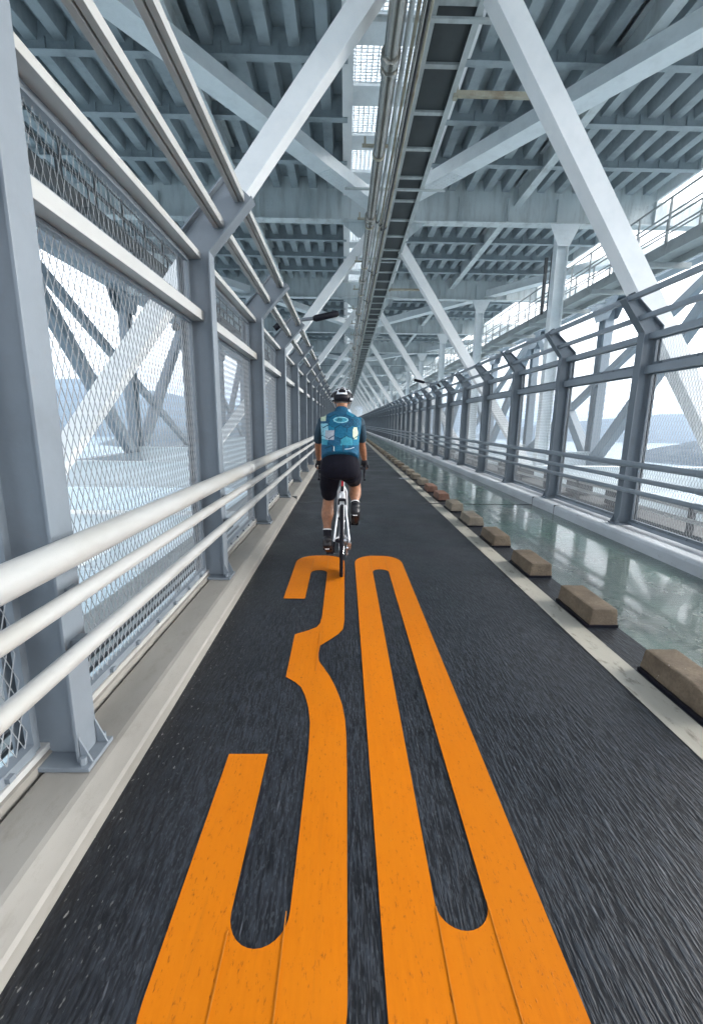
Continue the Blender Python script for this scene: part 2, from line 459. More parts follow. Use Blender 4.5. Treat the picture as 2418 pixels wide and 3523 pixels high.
def fence(label, s, xi, zbase, zbend, tip, depth, xp, rails, mat, zlow, zmid, ztop, railmat):
    """s: outward sign, xi: inner face X, tip: (inward, rise) of the bent arm, xp: plane of the mesh"""
    t = thing('safety_fence', label, 'fence', (xp, PY0, zbase))
    base = Vector(t.location)
    pts = [Vector((0, zbase + .02)), Vector((0, zbend)), Vector((-tip[0], zbend + tip[1]))]
    # path runs upwards; outward normal must be +x before mirroring
    mb = MB(); b = .125; tf = .012; tap = 1.0 if s < 0 else .55
    bent_strip(mb, pts, 0, tf, -b / 2, b / 2, s, xi, tap)
    bent_strip(mb, pts, depth - tf, depth, -b / 2, b / 2, s, xi, tap)
    bent_strip(mb, pts, tf, depth - tf, -.005, .005, s, xi, tap)
    # end plate on the arm and stiffeners at rail height
    mb.v = [(x - base.x, y, z - base.z) for x, y, z in mb.v]
    pm = mb.mesh('post', mat, .0025)
    xa, xb = sorted((xi - s * .048, xi + s * (depth + .03)))
    pl = MB().box(xa - base.x, xb - base.x, -.09, .09, 0.0, .018)
    for px in (xa + .03, xb - .03):
        for py in (-.07, .07): pl.tube([(px - base.x, py, .02), (px - base.x, py, .05)], .014, 6)
    for py in (-.055, .055):
        c = xi - s * .002 - base.x
        pl.add([(c, py - .004, .02), (c - s * .045, py - .004, .02), (c, py - .004, .13), (c, py + .004, .02), (c - s * .045, py + .004, .02), (c, py + .004, .13)],
               [(0, 1, 2), (5, 4, 3), (0, 3, 4, 1), (1, 4, 5, 2), (2, 5, 3, 0)])
    plm = pl.mesh('base_plate', mat, .002)
    for k in range(NPOST):
        p = link('post', pm, t, (0, k * PITCH, 0)); link('base_plate', plm, p)
    # long rails: (x0, x1, z0, z1, kind)
    for r in rails:
        (xa, xb), za, zb = sorted(r[0]), r[1], r[2]
        m = MB()
        m.box(xa, xb, PY0 - PITCH * 2, PY0 + PITCH * (NPOST - 1), za, zb)
        if r[3] == 'grooved':
            m = MB(); mid = (xa + xb) / 2; zm = (za + zb) / 2
            m.box(xa, mid - .004, PY0 - PITCH * 2, PY0 + PITCH * (NPOST - 1), za, zb)
            m.box(mid + .004, xb, PY0 - PITCH * 2, PY0 + PITCH * (NPOST - 1), za + .006, zb)
            m.box(mid - .005, mid + .005, PY0 - PITCH * 2, PY0 + PITCH * (NPOST - 1), zm + .006, zb - .01)
        m.build('rail', railmat, t, .003)
    # mesh bays
    w = PITCH - .14
    for nm, za, zb in (('lower_mesh', zlow + .045, zmid - .06), ('upper_mesh', zmid + .10, ztop - .06)):
        h = zb - za; pmesh = (mesh_panel(w, h) if nm == 'lower_mesh' else mesh_panel(w, h, .045, .112, .0007, .0018)).mesh(nm, M['mesh'])
        fr = MB()
        for zz in (za - .022, zb + .022): fr.box(-.02, .02, 0, w, zz - .02, zz + .02)
        for yy in (-.018, w + .018): fr.box(-.016, .016, yy - .016, yy + .016, za - .04, zb + .04)
        for q in range(7):
            yy = w * (q + .5) / 7
            fr.box(-s * .028 - .01, -s * .028 + .01, yy - .014, yy + .014, za - .032, za - .012)
            fr.box(-.012, .012, yy - .02, yy + .02, zb + .042, zb + .075)
        frm = fr.mesh('mesh_frame', M['fence'] if s < 0 else M['fence_far'])
        for k in range(-1, NPOST - 1):
            p = link(nm, pmesh, t, (0, k * PITCH + .07, za - base.z))
            link('mesh_frame', frm, p, (0, 0, -za))
    return t
def _fix_frame():  # frames were built in world Z; lift them back under their panels
    for o in bpy.data.objects:
        if o.name.startswith('mesh_frame'): o.location.z = -(parent_world(o.parent).z)

# left rails: waist-free cage rails A (bend), B (middle) and two on the arms
ux, uz = .31, .35
def on_arm(xi, s, zb, tip, t, off):
    n = math.hypot(*tip); d = (tip[0] / n, tip[1] / n)
    return xi - s * (tip[0] * t - d[1] * off), zb + tip[1] * t + d[0] * off
railsL = [((-1.10, -1.23), 2.655, 2.70, 'plain'), ((-1.10, -1.24), 2.212, 2.284, 'plain'), ((-1.17, -1.23), .155, .182, 'plain')]
for tt in (.40, .88):
    x, z = on_arm(-1.02, -1, 2.69, (.33, .37), tt, .09); railsL.append(((x - .038, x + .038), z - .03, z + .03, 'grooved'))
fl = fence('grey steel cage fence with mesh and inward bent posts behind the white pipe rails', -1, -1.02, .118, 2.69, (.33, .37), .25, -1.2, railsL, M['fence'], .18, 2.25, 2.68, M['rail'])
railsR = [((3.80, 3.92), 2.525, 2.60, 'plain'), ((3.80, 3.92), 2.11, 2.205, 'plain'), ((3.86, 3.94), .14, .19, 'plain')]
for tt in (.32, .90):
    x, z = on_arm(3.70, 1, 2.60, (.29, .38), tt, .08); railsR.append(((x - .03, x + .03), z - .028, z + .028, 'plain'))
fr_ = fence('dark grey steel mesh fence with inward bent posts beside the wet footway', 1, 3.70, .148, 2.60, (.29, .38), .24, 3.88, railsR, M['fence_far'], .18, 2.15, 2.57, M['rail_grey'])
_fix_frame()

# ------------------------------------------------------------------ guard rails (three pipes each)
def guard_rail(label, x, s, xi, pipes, mat, zb):
    t = thing('guard_rail', label, 'guard rail', (x, PY0, zb))
    for z, r in pipes:
        p = MB().tube([(x, Y0, z), (x, Y1 - 8, z)], r, 16).build('pipe', mat, t, 0, True)
        sl = MB().tube([(x, -.09, z), (x, -.08, z), (x, .08, z), (x, .09, z)], [r + .0005, r + .005, r + .005, r + .0005], 16)
        sl.v = [(a - x, b, c - z) for a, b, c in sl.v]
        sm = sl.mesh('sleeve', mat, 0, True)
        for k in range(24): link('sleeve', sm, p, (x - t.location.x, 4.3 - PY0 + 6.3 * k, z - t.location.z))
    br = MB()
    for z, r in pipes:
        xa, xb = sorted((xi - s * .001, x + s * r * .6))
        br.box(xa, xb, -.055, .055, z - r * 1.15 - .008, z - r * 1.15)
        br.box(xa, xb, -.03, .03, z - r * 1.1, z - r * .2)
    br.v = [(a - t.location.x, b, c - t.location.z) for a, b, c in br.v]
    bm_ = br.mesh('bracket', M['fence'], .002)
    for k in range(NPOST): link('bracket', bm_, t, (0, k * PITCH, 0))
guard_rail('three cream white pipe rails along the beige kerb, fixed to the fence posts', -.93, -1, -1.02, ((1.008, .052), (.848, .031), (.645, .031)), M['rail'], .118)
guard_rail('three grey pipe rails fixed to the fence posts above the wet footway', 3.63, 1, 3.70, ((.98, .038), (.80, .03), (.645, .03)), M['rail_grey'], .148)

# ------------------------------------------------------------------ concrete blocks along the lane edge
def block_mesh(mat, seed):
    rnd = random.Random(seed); L = .255; j = lambda: rnd.uniform(-.006, .006)
    vs = [(-.108 + j(), -L, .02), (.108 + j(), -L, .02), (.108, L, .02), (-.108, L, .02),
          (-.094 + j(), -L + .01, .142), (.091 + j(), -L + .01, .142 + j()), (.091, L - .01, .142), (-.094, L - .01, .142 + j())]
    mb = MB().add(vs, [(3, 2, 1, 0), (4, 5, 6, 7), (0, 1, 5, 4), (1, 2, 6, 5), (2, 3, 7, 6), (3, 0, 4, 7)])
    me = mb.mesh('wheel_stop', mat, .012)
    bm = bmesh.new(); bm.from_mesh(me)
    bmesh.ops.subdivide_edges(bm, edges=[e for e in bm.edges if e.calc_length() > .05], cuts=9, use_grid_fill=True)
    for v in bm.verts:                                   # slumped, chipped cast concrete
        q = v.co + Vector((seed * 3.1, 0, 0)); nn = noise.noise(q * 9) * .004 + noise.noise(q * 30) * .0025
        ch = noise.noise(q * 13 + Vector((5, 5, 5)))
        if ch > .42 and abs(v.co.x) > .07 and v.co.z > .10: nn -= (ch - .42) * .06
        v.co += Vector((v.co.x * .6, v.co.y * .25, v.co.z - .07)).normalized() * nn
    bm.to_mesh(me); bm.free(); me.polygons.foreach_set('use_smooth', [True] * len(me.polygons)); me.set_sharp_from_angle(angle=R(35))
    return me
BM = {k: [block_mesh(M[m], i * 7 + q) for i in range(4)] for q, (k, m) in enumerate((('b', 'stop'), ('g', 'stop_grey'), ('r', 'stop_red')))}
SHADE_STRIP = MB().box(-.12, .106, -.25, .25, 0, .022).mesh('base', M['black'])  # black strip added as the block's contact shadow, wider on the left
near = {0: ('b', 'largest and nearest brown concrete block, cut off by the right edge of the photo'),
        1: ('b', 'second nearest brown concrete block with a pale chip on its long top edge'),
        2: ('b', 'third nearest brown concrete block, whole in view beside the cream line'),
        3: ('b', 'fourth nearest dull brown concrete block on the lane edge'),
        4: ('g', 'fifth nearest block, tan grey, two before the dark road joint'),
        5: ('g', 'pale tan block standing right at the near side of the road joint'),
        6: ('r', 'reddish brown block just past the dark road joint'),
        7: ('r', 'second reddish block past the road joint, before the row turns tan again'),
        8: ('g', 'tan block directly behind the pair of reddish blocks'),
        9: ('g', 'second tan block behind the pair of reddish blocks')}
for n in range(90):
    k, lab = near.get(n, ('g' if n % 3 else 'b', 'tiny concrete block in the far dwindling stretch of the row along the cream line'))
    o = link('wheel_stop', BM[k][(n * 5 + n // 3) % 4], None, (1.908 + random.uniform(-.006, .006), 2.13 + 1.052 * n, .002))
    o.rotation_euler.z = random.uniform(-.012, .012)
    link('base', SHADE_STRIP, o)  # this child is the painted contact shadow under the block
    tag(o, lab, 'concrete block', 'concrete blocks in a row along the lane edge' if n in near else 'far concrete blocks in the row along the lane edge')

# ------------------------------------------------------------------ overhead deck
ZD = 9.85; FB = 9.75; FY0 = 7.5; NF = 20; XLT = -12.7; XRT = 15.3
dk = thing('bridge_deck', 'dark blue grey ribbed underside of the road deck overhead', 'bridge deck', (XC, 10, ZD))
DY0, DY1 = -3, 203
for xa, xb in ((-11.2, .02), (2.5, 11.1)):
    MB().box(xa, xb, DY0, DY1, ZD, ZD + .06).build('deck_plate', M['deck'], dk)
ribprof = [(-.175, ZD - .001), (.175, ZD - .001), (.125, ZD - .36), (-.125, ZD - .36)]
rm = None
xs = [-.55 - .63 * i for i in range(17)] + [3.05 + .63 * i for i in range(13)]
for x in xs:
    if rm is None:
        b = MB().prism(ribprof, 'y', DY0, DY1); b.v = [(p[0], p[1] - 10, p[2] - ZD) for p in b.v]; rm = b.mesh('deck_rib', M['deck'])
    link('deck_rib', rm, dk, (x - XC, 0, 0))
cr = MB()
cr.box(-11.1, 0, -.007, .007, -.56, -.002); cr.box(-11.1, 0, -.10, .10, -.578, -.56)
cr.box(2.5, 11.0, -.007, .007, -.56, -.002); cr.box(2.5, 11.0, -.10, .10, -.578, -.56)
for x in xs: cr.box(x + .30, x + .312, -.06, .06, -.56, -.30)
cr.v = [(x - XC, y, z) for x, y, z in cr.v]
crm = cr.mesh('cross_rib', M['deck'])
mb_ = MB().box(.02 - XC, 2.5 - XC, -.36, .36, -.02, .10); mbm = mb_.mesh('median_plate', M['truss'])
gr = MB()
for i in range(19): gr.box(.03 - XC + i * .137, .03 - XC + i * .137 + .028, -.62, .62, .06, .10)
for i in range(13): gr.box(.03 - XC, 2.49 - XC, -.61 + i * .1, -.61 + i * .1 + .028, .058, .098)
grm = gr.mesh('median_grating', M['truss'])
npan = 0
for k in range(-1, NF):
    for q in range(1, 5):
        y = FY0 + FB * k + FB / 5 * q
        if y > DY1 - 1: continue
        link('cross_rib', crm, dk, (0, y - 10, 0))
    for q in range(5):
        y = FY0 + FB * k + FB / 5 * q
        if y > DY1 - 2: continue
        link('median_plate', mbm, dk, (0, y - 10, 0))
        npan += 1
        link('median_grating', grm, dk, (0, y - 10 + FB / 10, 0))
for x in (-11.3, 11.05):
    MB().box(x, x + .1, DY0, DY1, 9.35, 10.4).build('fascia_girder', M['truss'], dk)
for x in (-3.55, 6.05):
    MB().ibeam((x, DY0, 9.36), (x, DY1, 9.36), .26, .62, .016, .03).build('stringer', M['beam'], dk)
MB().box(-.13, .13, DY0, DY1, 9.30, 9.84).build('median_girder', M['brace'], dk)
MB().box(2.42, 2.68, DY0, DY1, 9.30, 9.84).build('median_girder', M['brace'], dk)

# ------------------------------------------------------------------ transverse frames: floor beam, inverted V braces, columns
def frame_parts(parent_loc):
    px, py, pz = parent_loc; out = []
    fb = MB()
    fb.box(XLT, XRT, -.20, .20, 8.45, 8.485); fb.box(XLT, XRT, -.011, .011, 8.485, 9.28)
    fb.box(-11.1, -.14, -.010, .010, 9.28, 9.84); fb.box(2.69, 11.0, -.010, .010, 9.28, 9.84)
    for i in range(16):
        x = XLT + .9 + i * 1.75
        fb.box(x - .008, x + .008, -.14, -.0115, 8.487, 9.27)
    for x in (-7.9, -3.0, 4.3, 10.5):
        fb.box(x - .45, x + .45, -.021, -.0112, 8.55, 9.22)
        for i in range(6):
            for j in range(6):
                if i in (2, 3) and j in (2, 3): continue
                bx_ = x - .37 + .148 * i; bz_ = 8.62 + .105 * j; fb.tube([(bx_, -.021, bz_), (bx_, -.036, bz_)], .02, 6)
    fb.prism([(XC - 1.5, 8.449), (XC - .9, 7.95), (XC + .9, 7.95), (XC + 1.5, 8.449)], 'y', -.012, .012)
    out.append(('floor_beam', fb, M['beam']))
    for top, bot in (((1.12, 8.42), (-5.5, -.1)), ((1.46, 8.42), (7.25, -.1))):
        a = Vector((top[0], 0, top[1])); b = Vector((bot[0], 0, bot[1]))
        br = MB().beam(a, b, .30, .31, (0, 1, 0))
        out.append(('brace', br, M['brace']))
    for x, sg in ((-5.2, 1), (7.75, -1)):
        c = MB().ibeam((x, 0, -.1), (x, 0, 8.45), .34, .42, .016, .022, (0, 1, 0))
        c.prism([(x - .55, 8.448), (x - .21, 7.75), (x + .21, 7.75), (x + .55, 8.448)], 'y', -.19, -.175)
        for i in range(4):
            for j in range(4): c.tube([(x - .15 + .1 * i, -.19, 7.85 + .13 * j), (x - .15 + .1 * i, -.205, 7.85 + .13 * j)], .022, 6)
        out.append(('column', c, M['truss']))
    lb = MB().ibeam((XLT, 0, -.62), (XRT, 0, -.62), .36, 1.0, .02, .03)
    out.append(('lower_beam', lb, M['truss']))
    return out
proto = None
for k in range(NF):
    y = FY0 + FB * k
    lab = 'pale steel frame with inverted V braces, ' + \
          ('the nearest one, filling both upper sides' if k == 0 else f'{ORD[k]} one counting from the nearest')
    g = 'steel frames with inverted V braces spaced along the bridge'
    if k > 8: lab = 'far steel frame with inverted V braces in the shrinking row behind the cyclist'; g = 'far steel frames along the bridge'
    t = thing('portal_frame', lab, 'steel frame', (XC, y, -1.12), g)
    if proto is None:
        proto = []
        for nm, mb, m in frame_parts((XC, 0, -1.12)):
            mb.v = [(a - XC, b, c + 1.12) for a, b, c in mb.v]
            proto.append((nm, mb.mesh(nm, m, .006 if nm in ('brace',) else 0)))
    for nm, me in proto: link(nm, me, t)

# K bracing under the deck, two bays long
kb = None; kn = 0
for k in range(1, NF, 2):
    y = FY0 + FB * k
    lab = f'pale box beam V bracing lying flat under the deck, {ORD[kn]} from the camera' if kn < 4 else 'far V bracing lying flat under the deck near the vanishing point'
    t = thing('lateral_bracing', lab, 'bracing', (XC, y, 8.65), 'flat V bracings under the deck' if kn < 4 else 'far V bracings under the deck'); kn += 1
    if kb is None:
        kb = []
        for sx in (-1, 1):
            a = Vector((sx * .15, -.25, .21)); b = Vector((sx * 13.7, -FB * 2 + .4, .21))
            m = MB().beam(a, b, .40, .36); m.beam(a + Vector((0, 0, -.2)), b + Vector((0, 0, -.2)), .54, .03)
            d_ = (b - a).normalized(); n_ = Vector((0, 0, 1)).cross(d_)
            for L_ in (2.6, 11.5):
                c_ = a + d_ * L_; m.beam(c_ - d_ * .5 + Vector((0, 0, -.2205)), c_ + d_ * .5 + Vector((0, 0, -.2205)), .46, .012)
                for q_ in range(8):
                    for w_ in (-.17, -.06, .06, .17):
                        o_ = c_ + d_ * (-.42 + .12 * q_) + n_ * w_ + Vector((0, 0, -.227)); m.tube([o_, o_ + Vector((0, 0, -.016))], .02, 6)
            kb.append(m.mesh('brace', M['truss']))
    for me in kb: link('brace', me, t)

# ------------------------------------------------------------------ main trusses
def truss(x, label):
    t = thing('main_truss', label, 'bridge truss', (x, 10, -1.2))
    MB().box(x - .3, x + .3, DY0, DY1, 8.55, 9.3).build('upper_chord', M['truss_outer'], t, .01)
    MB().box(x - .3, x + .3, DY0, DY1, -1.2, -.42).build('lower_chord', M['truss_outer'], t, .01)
    for k in range(-1, NF):
        y = FY0 + FB * k
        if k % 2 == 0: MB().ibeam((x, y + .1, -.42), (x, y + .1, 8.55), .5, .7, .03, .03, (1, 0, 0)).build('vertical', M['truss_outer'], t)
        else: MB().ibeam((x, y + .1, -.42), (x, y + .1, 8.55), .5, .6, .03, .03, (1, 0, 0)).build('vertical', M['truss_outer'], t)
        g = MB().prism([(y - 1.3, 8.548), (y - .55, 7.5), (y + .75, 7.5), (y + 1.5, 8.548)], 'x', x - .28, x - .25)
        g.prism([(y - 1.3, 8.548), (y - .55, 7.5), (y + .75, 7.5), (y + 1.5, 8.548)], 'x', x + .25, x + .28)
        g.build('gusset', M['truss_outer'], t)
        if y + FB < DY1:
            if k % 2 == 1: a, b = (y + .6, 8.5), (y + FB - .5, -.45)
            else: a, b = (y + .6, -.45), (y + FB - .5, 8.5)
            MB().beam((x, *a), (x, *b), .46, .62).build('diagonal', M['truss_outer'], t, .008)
        if k % 2 == 1 and y + 2 * FB < DY1:
            MB().beam((x - .02, y + .9, 8.5), (x - .02, y + 2 * FB - .5, -.45), .30, .42).build('counter_diagonal', M['truss_outer'], t)
truss(XLT, 'pale blue grey main truss outside the left fence, seen through the mesh')
truss(XRT, 'pale main truss out beyond the right fence against the white sky')

# ------------------------------------------------------------------ inspection catwalks
def catwalk(label, xa, xb, z, wm):
    t = thing('catwalk', label, 'catwalk', ((xa + xb) / 2, 10, z - .5))
    m = MB().box(xa, xb, DY0, DY1, z - .03, z)
    for x in (xa + .03, xb - .03): m.box(x - .03, x + .03, DY0, DY1, z - .2, z - .031)
    m.build('walkway_floor', wm, t)
    cm = MB()
    cm.box(xa - .25, xb + .25, -.05, .05, z - .34, z - .201)
    b = Vector(t.location); cm.v = [(p[0] - b.x, p[1], p[2] - b.z) for p in cm.v]
    cmm = cm.mesh('cross_support', wm)
    for k in range(83): link('cross_support', cmm, t, (0, DY0 + 1 + k * 2.4375 - 10, 0))
    for x in (xa + .02, xb - .02):
        rr = MB()
        for h in (.38, .76, 1.14): rr.tube([(x, DY0, z + h), (x, DY1, z + h)], .022 if h < 1.1 else .027, 8)
        rr.box(x - .004, x + .004, DY0, DY1, z + .001, z + .10)
        n = 0
        rp = rr.build('railing', wm, t, 0, True)
        pm_ = MB()
        for k in range(165): pm_.box(x - .02, x + .02, DY0 + .5 + k * 1.22 - .02, DY0 + .5 + k * 1.22 + .02, z - .1, z + 1.12)
        pp = pm_.build('baluster', wm, rp); pp['kind'] = 'stuff'
    return t
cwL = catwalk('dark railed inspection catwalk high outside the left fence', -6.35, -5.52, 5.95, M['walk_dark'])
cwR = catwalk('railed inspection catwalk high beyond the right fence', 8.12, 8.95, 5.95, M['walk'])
for y in (17.9, 18.6, 19.2):      # gate posts on the right catwalk by the second column
    MB().box(8.06, 8.16, y, y + .12, 5.96, 8.1).build('gate_post', M['dark'], cwR)
MB().box(-5.62, -5.5, 18.0, 18.14, 5.96, 8.0).build('gate_post', M['dark'], cwL)

# ------------------------------------------------------------------ cable tray and pipes overhead
tr = thing('cable_tray', 'rust stained ladder cable tray hanging below the deck centre', 'cable tray', (1.6, 10, 7.45))
for x in (1.26, 1.94):
    m = MB().box(x - .012, x + .012, DY0, DY1, 7.45, 7.63); m.box(x - .05, x + .05, DY0, DY1, 7.43, 7.4495); m.box(x - .045, x + .045, DY0, DY1, 7.6305, 7.645)
    m.build('side_rail', M['tray'], tr)
MB().box(1.28, 1.92, DY0, DY1, 7.527, 7.533).build('tray_cover', M['traycover'], tr)
rg = MB().box(-.32, .32, -.05, .05, .035, .075).mesh('rung', M['tray'])
for k in range(98): link('rung', rg, tr, (0, 7.71 - 10 + k * 1.17, 0))
for i in range(5):
    x = 1.36 + i * .11
    MB().tube([(x, DY0, 7.56 + .01 * (i % 2)), (x, DY1, 7.56 + .01 * (i % 2))], .026 - .003 * (i % 3), 7).build('cable', M['cable'], tr, 0, True)
hm = MB()
for x in (1.21, 1.99): hm.box(x - .02, x + .02, -.03, .03, -.03, 2.3)
hm.box(-.05, 2.55, -.04, .04, -.065, -.031)
hm.v = [(a - 1.6, b, c) for a, b, c in hm.v]
hmm = hm.mesh('hanger', M['tray'])
for k in range(40): link('hanger', hmm, tr, (0, 3.0 - 10 + k * FB / 2, 0))
for k in range(1, 13, 1):
    y = 9.43 + 12.06 * (k - 1)
    m = MB().box(1.99, 3.45, y - .045, y + .045, 7.40, 7.48); m.box(1.95, 2.03, y - .05, y + .05, 7.36, 7.75)
    m.build('strut', M['rusty'] if k < 3 else M['tray'], tr)
wp = thing('water_pipe', 'shiny weathered round pipe with couplings hanging beside the cable tray', 'pipe', (.64, 10, 6.75))
MB().tube([(.64, DY0, 6.85), (.64, DY1, 6.85)], .112, 20).build('pipe_run', M['zinc'], wp, 0, True)
cp = MB().tube([(0, -.20, 0), (0, -.19, 0), (0, -.06, 0), (0, -.05, 0)], [.115, .15, .15, .115], 20)
cp.tube([(0, .05, 0), (0, .06, 0), (0, .16, 0), (0, .17, 0)], [.115, .14, .14, .115], 20)
cpm = cp.mesh('coupling', M['zinc'], 0, True)
for k in range(36): link('coupling', cpm, wp, (0, 7.9 - 10 + k * 5.2, .10))
cl = MB().box(-.34, .20, -.03, .03, .125, .165); cl.tube([(0, -.03, 0), (0, .03, 0)], .128, 16); cl.box(-.30, -.26, -.02, .02, .166, .30)
clm = cl.mesh('clamp', M['rusty'], 0, True)
for k in range(60): link('clamp', clm, wp, (0, 10.2 - 10 + k * 3.25, .10))
for x, z, r, nm, mt in ((.86, 7.0, .04, 'conduit', M['tray']), (.96, 7.03, .028, 'conduit', M['rusty']), (1.03, 7.0, .032, 'conduit', M['zinc']), (1.10, 7.08, .024, 'conduit', M['cable']), (.79, 7.16, .03, 'conduit', M['walk']), (1.16, 7.2, .03, 'conduit', M['rusty'])):
    c_ = thing('conduit', {'0.86': 'grey conduit right beside the big overhead pipe', '0.96': 'rust brown thin conduit between pipe and cable tray', '1.03': 'bright metal conduit between pipe and cable tray', '1.1': 'thin dark cable along the cable tray edge', '0.79': 'dark grey conduit just above the big overhead pipe', '1.16': 'brown stained conduit against the cable tray side'}[str(x)], 'conduit', (x, 10, z), 'conduits beside the overhead pipe')
    MB().tube([(x, DY0, z), (x, DY1, z)], r, 10).build('conduit_run', mt, c_, 0, True)
    fm = MB().tube([(0, -.05, 0), (0, -.04, 0), (0, .04, 0), (0, .05, 0)], [r, r + .014, r + .014, r], 10).mesh('joint', M['dark'], 0, True)
    for k in range(45): link('joint', fm, c_, (0, 11 - 10 + k * 4.0 + x * 3, 0))

# ------------------------------------------------------------------ services outside the right and left fences
sv = thing('service_duct', 'dark cable duct with white topped boxes outside the right fence', 'cable duct', (4.7, 10, -.6))
MB().box(4.45, 4.95, DY0, DY1, -.35, .10).build('duct', M['walk_dark'], sv)
MB().tube([(4.32, DY0, .30), (4.32, DY1, .30)], .03, 8).build('pipe', M['rail'], sv, 0, True)
MB().tube([(4.40, DY0, .42), (4.40, DY1, .42)], .02, 8).build('pipe', M['rail'], sv, 0, True)
MB().box(5.2, 5.5, DY0, DY1, -.5, -.2).build('bearer', M['truss'], sv)
bx = MB().box(-.16, .16, -.22, .22, .72, .98); bxm = bx.mesh('junction_box', M['dark'], .01)
lm = MB().box(-.18, .18, -.24, .24, .985, 1.0).mesh('box_lid', M['rail'])
ps = MB().box(-.03, .03, -.03, .03, .70, 1.1).mesh('stanchion', M['dark'])
for k in range(60):
    if k % 3 != 2:
        o = link('junction_box', bxm, sv, (.05, 3.2 - 10 + k * 1.37, 0)); link('box_lid', lm, o)
    link('stanchion', ps, sv, (-.30, 2.6 - 10 + k * 1.37, 0))
for x in (6.0, 6.6):
    MB().box(x, x + .12, DY0, DY1, -.1, .02).build('bearer', M['truss'], sv)
sl = thing('service_gangway', 'low steel gangway and pipes below the left fence over the sea', 'gangway', (-3.2, 10, -1.2))
MB().box(-2.5, -2.1, DY0, DY1, -.62, -.40).build('bearer', M['walk'], sl)
for x, z in ((-1.75, -.35), (-1.85, -.35), (-1.95, -.35)): MB().tube([(x, DY0, z), (x, DY1, z)], .018, 6).build('pipe', M['dark'], sl, 0, True)
MB().box(-1.70, -1.36, DY0, DY1, .30, .38).build('toe_beam', M['walk'], sl) if False else None
pz = MB().box(-.03, .03, -.03, .03, 0, 1.0).mesh('stanchion', M['walk'])
for k in range(40): link('stanchion', pz, sl, (1.05, 1.2 - 10 + k * 2.1, 0))
MB().box(-4.3, -4.0, DY0, DY1, -.75, -.45).build('bearer', M['truss'], sl)

# lamps on bracket arms by the fence tops
def bracket_lamp(label, loc, s):
    t = thing('bracket_lamp', label, 'lamp', loc)
    x, y, z = loc
    MB().tube([(x - s * .30, y, z), (x + s * .25, y, z + .06)], .03, 10).build('arm', M['fence'], t, 0, True)
    MB().tube([(x + s * .22, y, z + .055), (x + s * .26, y, z + .06), (x + s * .62, y, z + .14), (x + s * .66, y, z + .15)], [.035, .055, .055, .03], 12).build('lamp_tube', M['black'], t, 0, True)
    MB().tube([(x - s * .44, y, z - .12), (x - s * .30, y, z - .0)], .05, 10).build('ballast', M['black'], t, 0, True)
    MB().box(x - s * .04 - .06, x - s * .04 + .06, y - .05, y + .05, z - .16, z + .045).build('clamp', M['fence'], t, .004)
bracket_lamp('grey bracket arm with black lamp tube over the fourth left fence post', (-.78, 8.0, 3.14), 1)
bracket_lamp('dark bracket arm pointing inwards from a far right fence post', (3.45, 18.4, 3.05), -1)
bl = thing('flood_lamp', 'small round dark lamp outside the left fence seen through the mesh', 'lamp', (-5.6, 15.4, 4.3))
MB().ellipsoid((-5.6, 15.4, 4.48), (.13, .16, .13)).build('lamp_head', M['dark'], bl, 0, True)
MB().tube([(-5.6, 15.4, 4.55), (-5.6, 15.6, 5.95)], .025, 8).build('stem', M['dark'], bl, 0, True)

# ------------------------------------------------------------------ sea, hills
SEA = -42.0
s_ = MB().add([(-4000, -600, SEA), (4000, -600, SEA), (4000, 6000, SEA), (-4000, 6000, SEA)], [(0, 1, 2, 3)]).build('sea', M['sea'])
structure(s_, 'pale sea below the bridge', 'sea')
def hill(cx, cy, rx, ry, H, seed, name='hills', n=70, lab=''):
    vs = []; fs = []
    for j in range(n):
        for i in range(n):
            u = -1 + 2 * i / (n - 1); v = -1 + 2 * j / (n - 1)
            rr = math.sqrt(u * u + v * v)
            b = max(0, 1 - rr ** 1.7)
            x = cx + u * rx; y = cy + v * ry
            f = noise.fractal(Vector((x / rx * 2.2 + seed, y / ry * 2.2, seed)), 1, 2, 6)
            vs.append((x, y, SEA - 4 + (H + 4) * b ** .8 * (1 + .28 * f) + 2.2 * noise.noise(Vector((x * .05, y * .05, 0))) * (b > .02)))
    for j in range(n - 1):
        for i in range(n - 1): a = j * n + i; fs.append((a, a + 1, a + n + 1, a + n))
    o = MB().add(vs, fs).build(name, M['forest'], None, 0, True)
    structure(o, lab, 'hills'); return o
hill(-900, 1500, 900, 350, 150, 1.3, lab='blue forested hill across the water on the left')
hill(-250, 900, 230, 200, 34, 4.1, lab='low green wooded island on the left')
hill(1500, 1500, 1100, 420, 95, 8.2, lab='faint low hill across the water on the right')
hill(500, 560, 130, 110, 26, 2.2, lab='small wooded islet low on the right')
hill(0, 3200, 1600, 500, 210, 5.7, lab='far hill at the end of the bridge')


# ------------------------------------------------------------------ damp sea air
hz = MB().box(-4100, 4100, -700, 6100, SEA - 6, 185).build('haze', None)
hmat = bpy.data.materials.new('damp_air'); hmat.use_nodes = True; hn = hmat.node_tree; hn.nodes.clear()
ho_ = hn.nodes.new('ShaderNodeOutputMaterial'); hv = hn.nodes.new('ShaderNodeVolumePrincipled')
hv.inputs['Color'].default_value = (.55, .74, 1, 1); hv.inputs['Density'].default_value = .00030; hv.inputs['Anisotropy'].default_value = .1
hn.links.new(hv.outputs['Volume'], ho_.inputs['Volume'])
hz.data.materials.clear(); hz.data.materials.append(hmat); hz['kind'] = 'stuff'; hz['label'] = 'thin pale haze over the water'

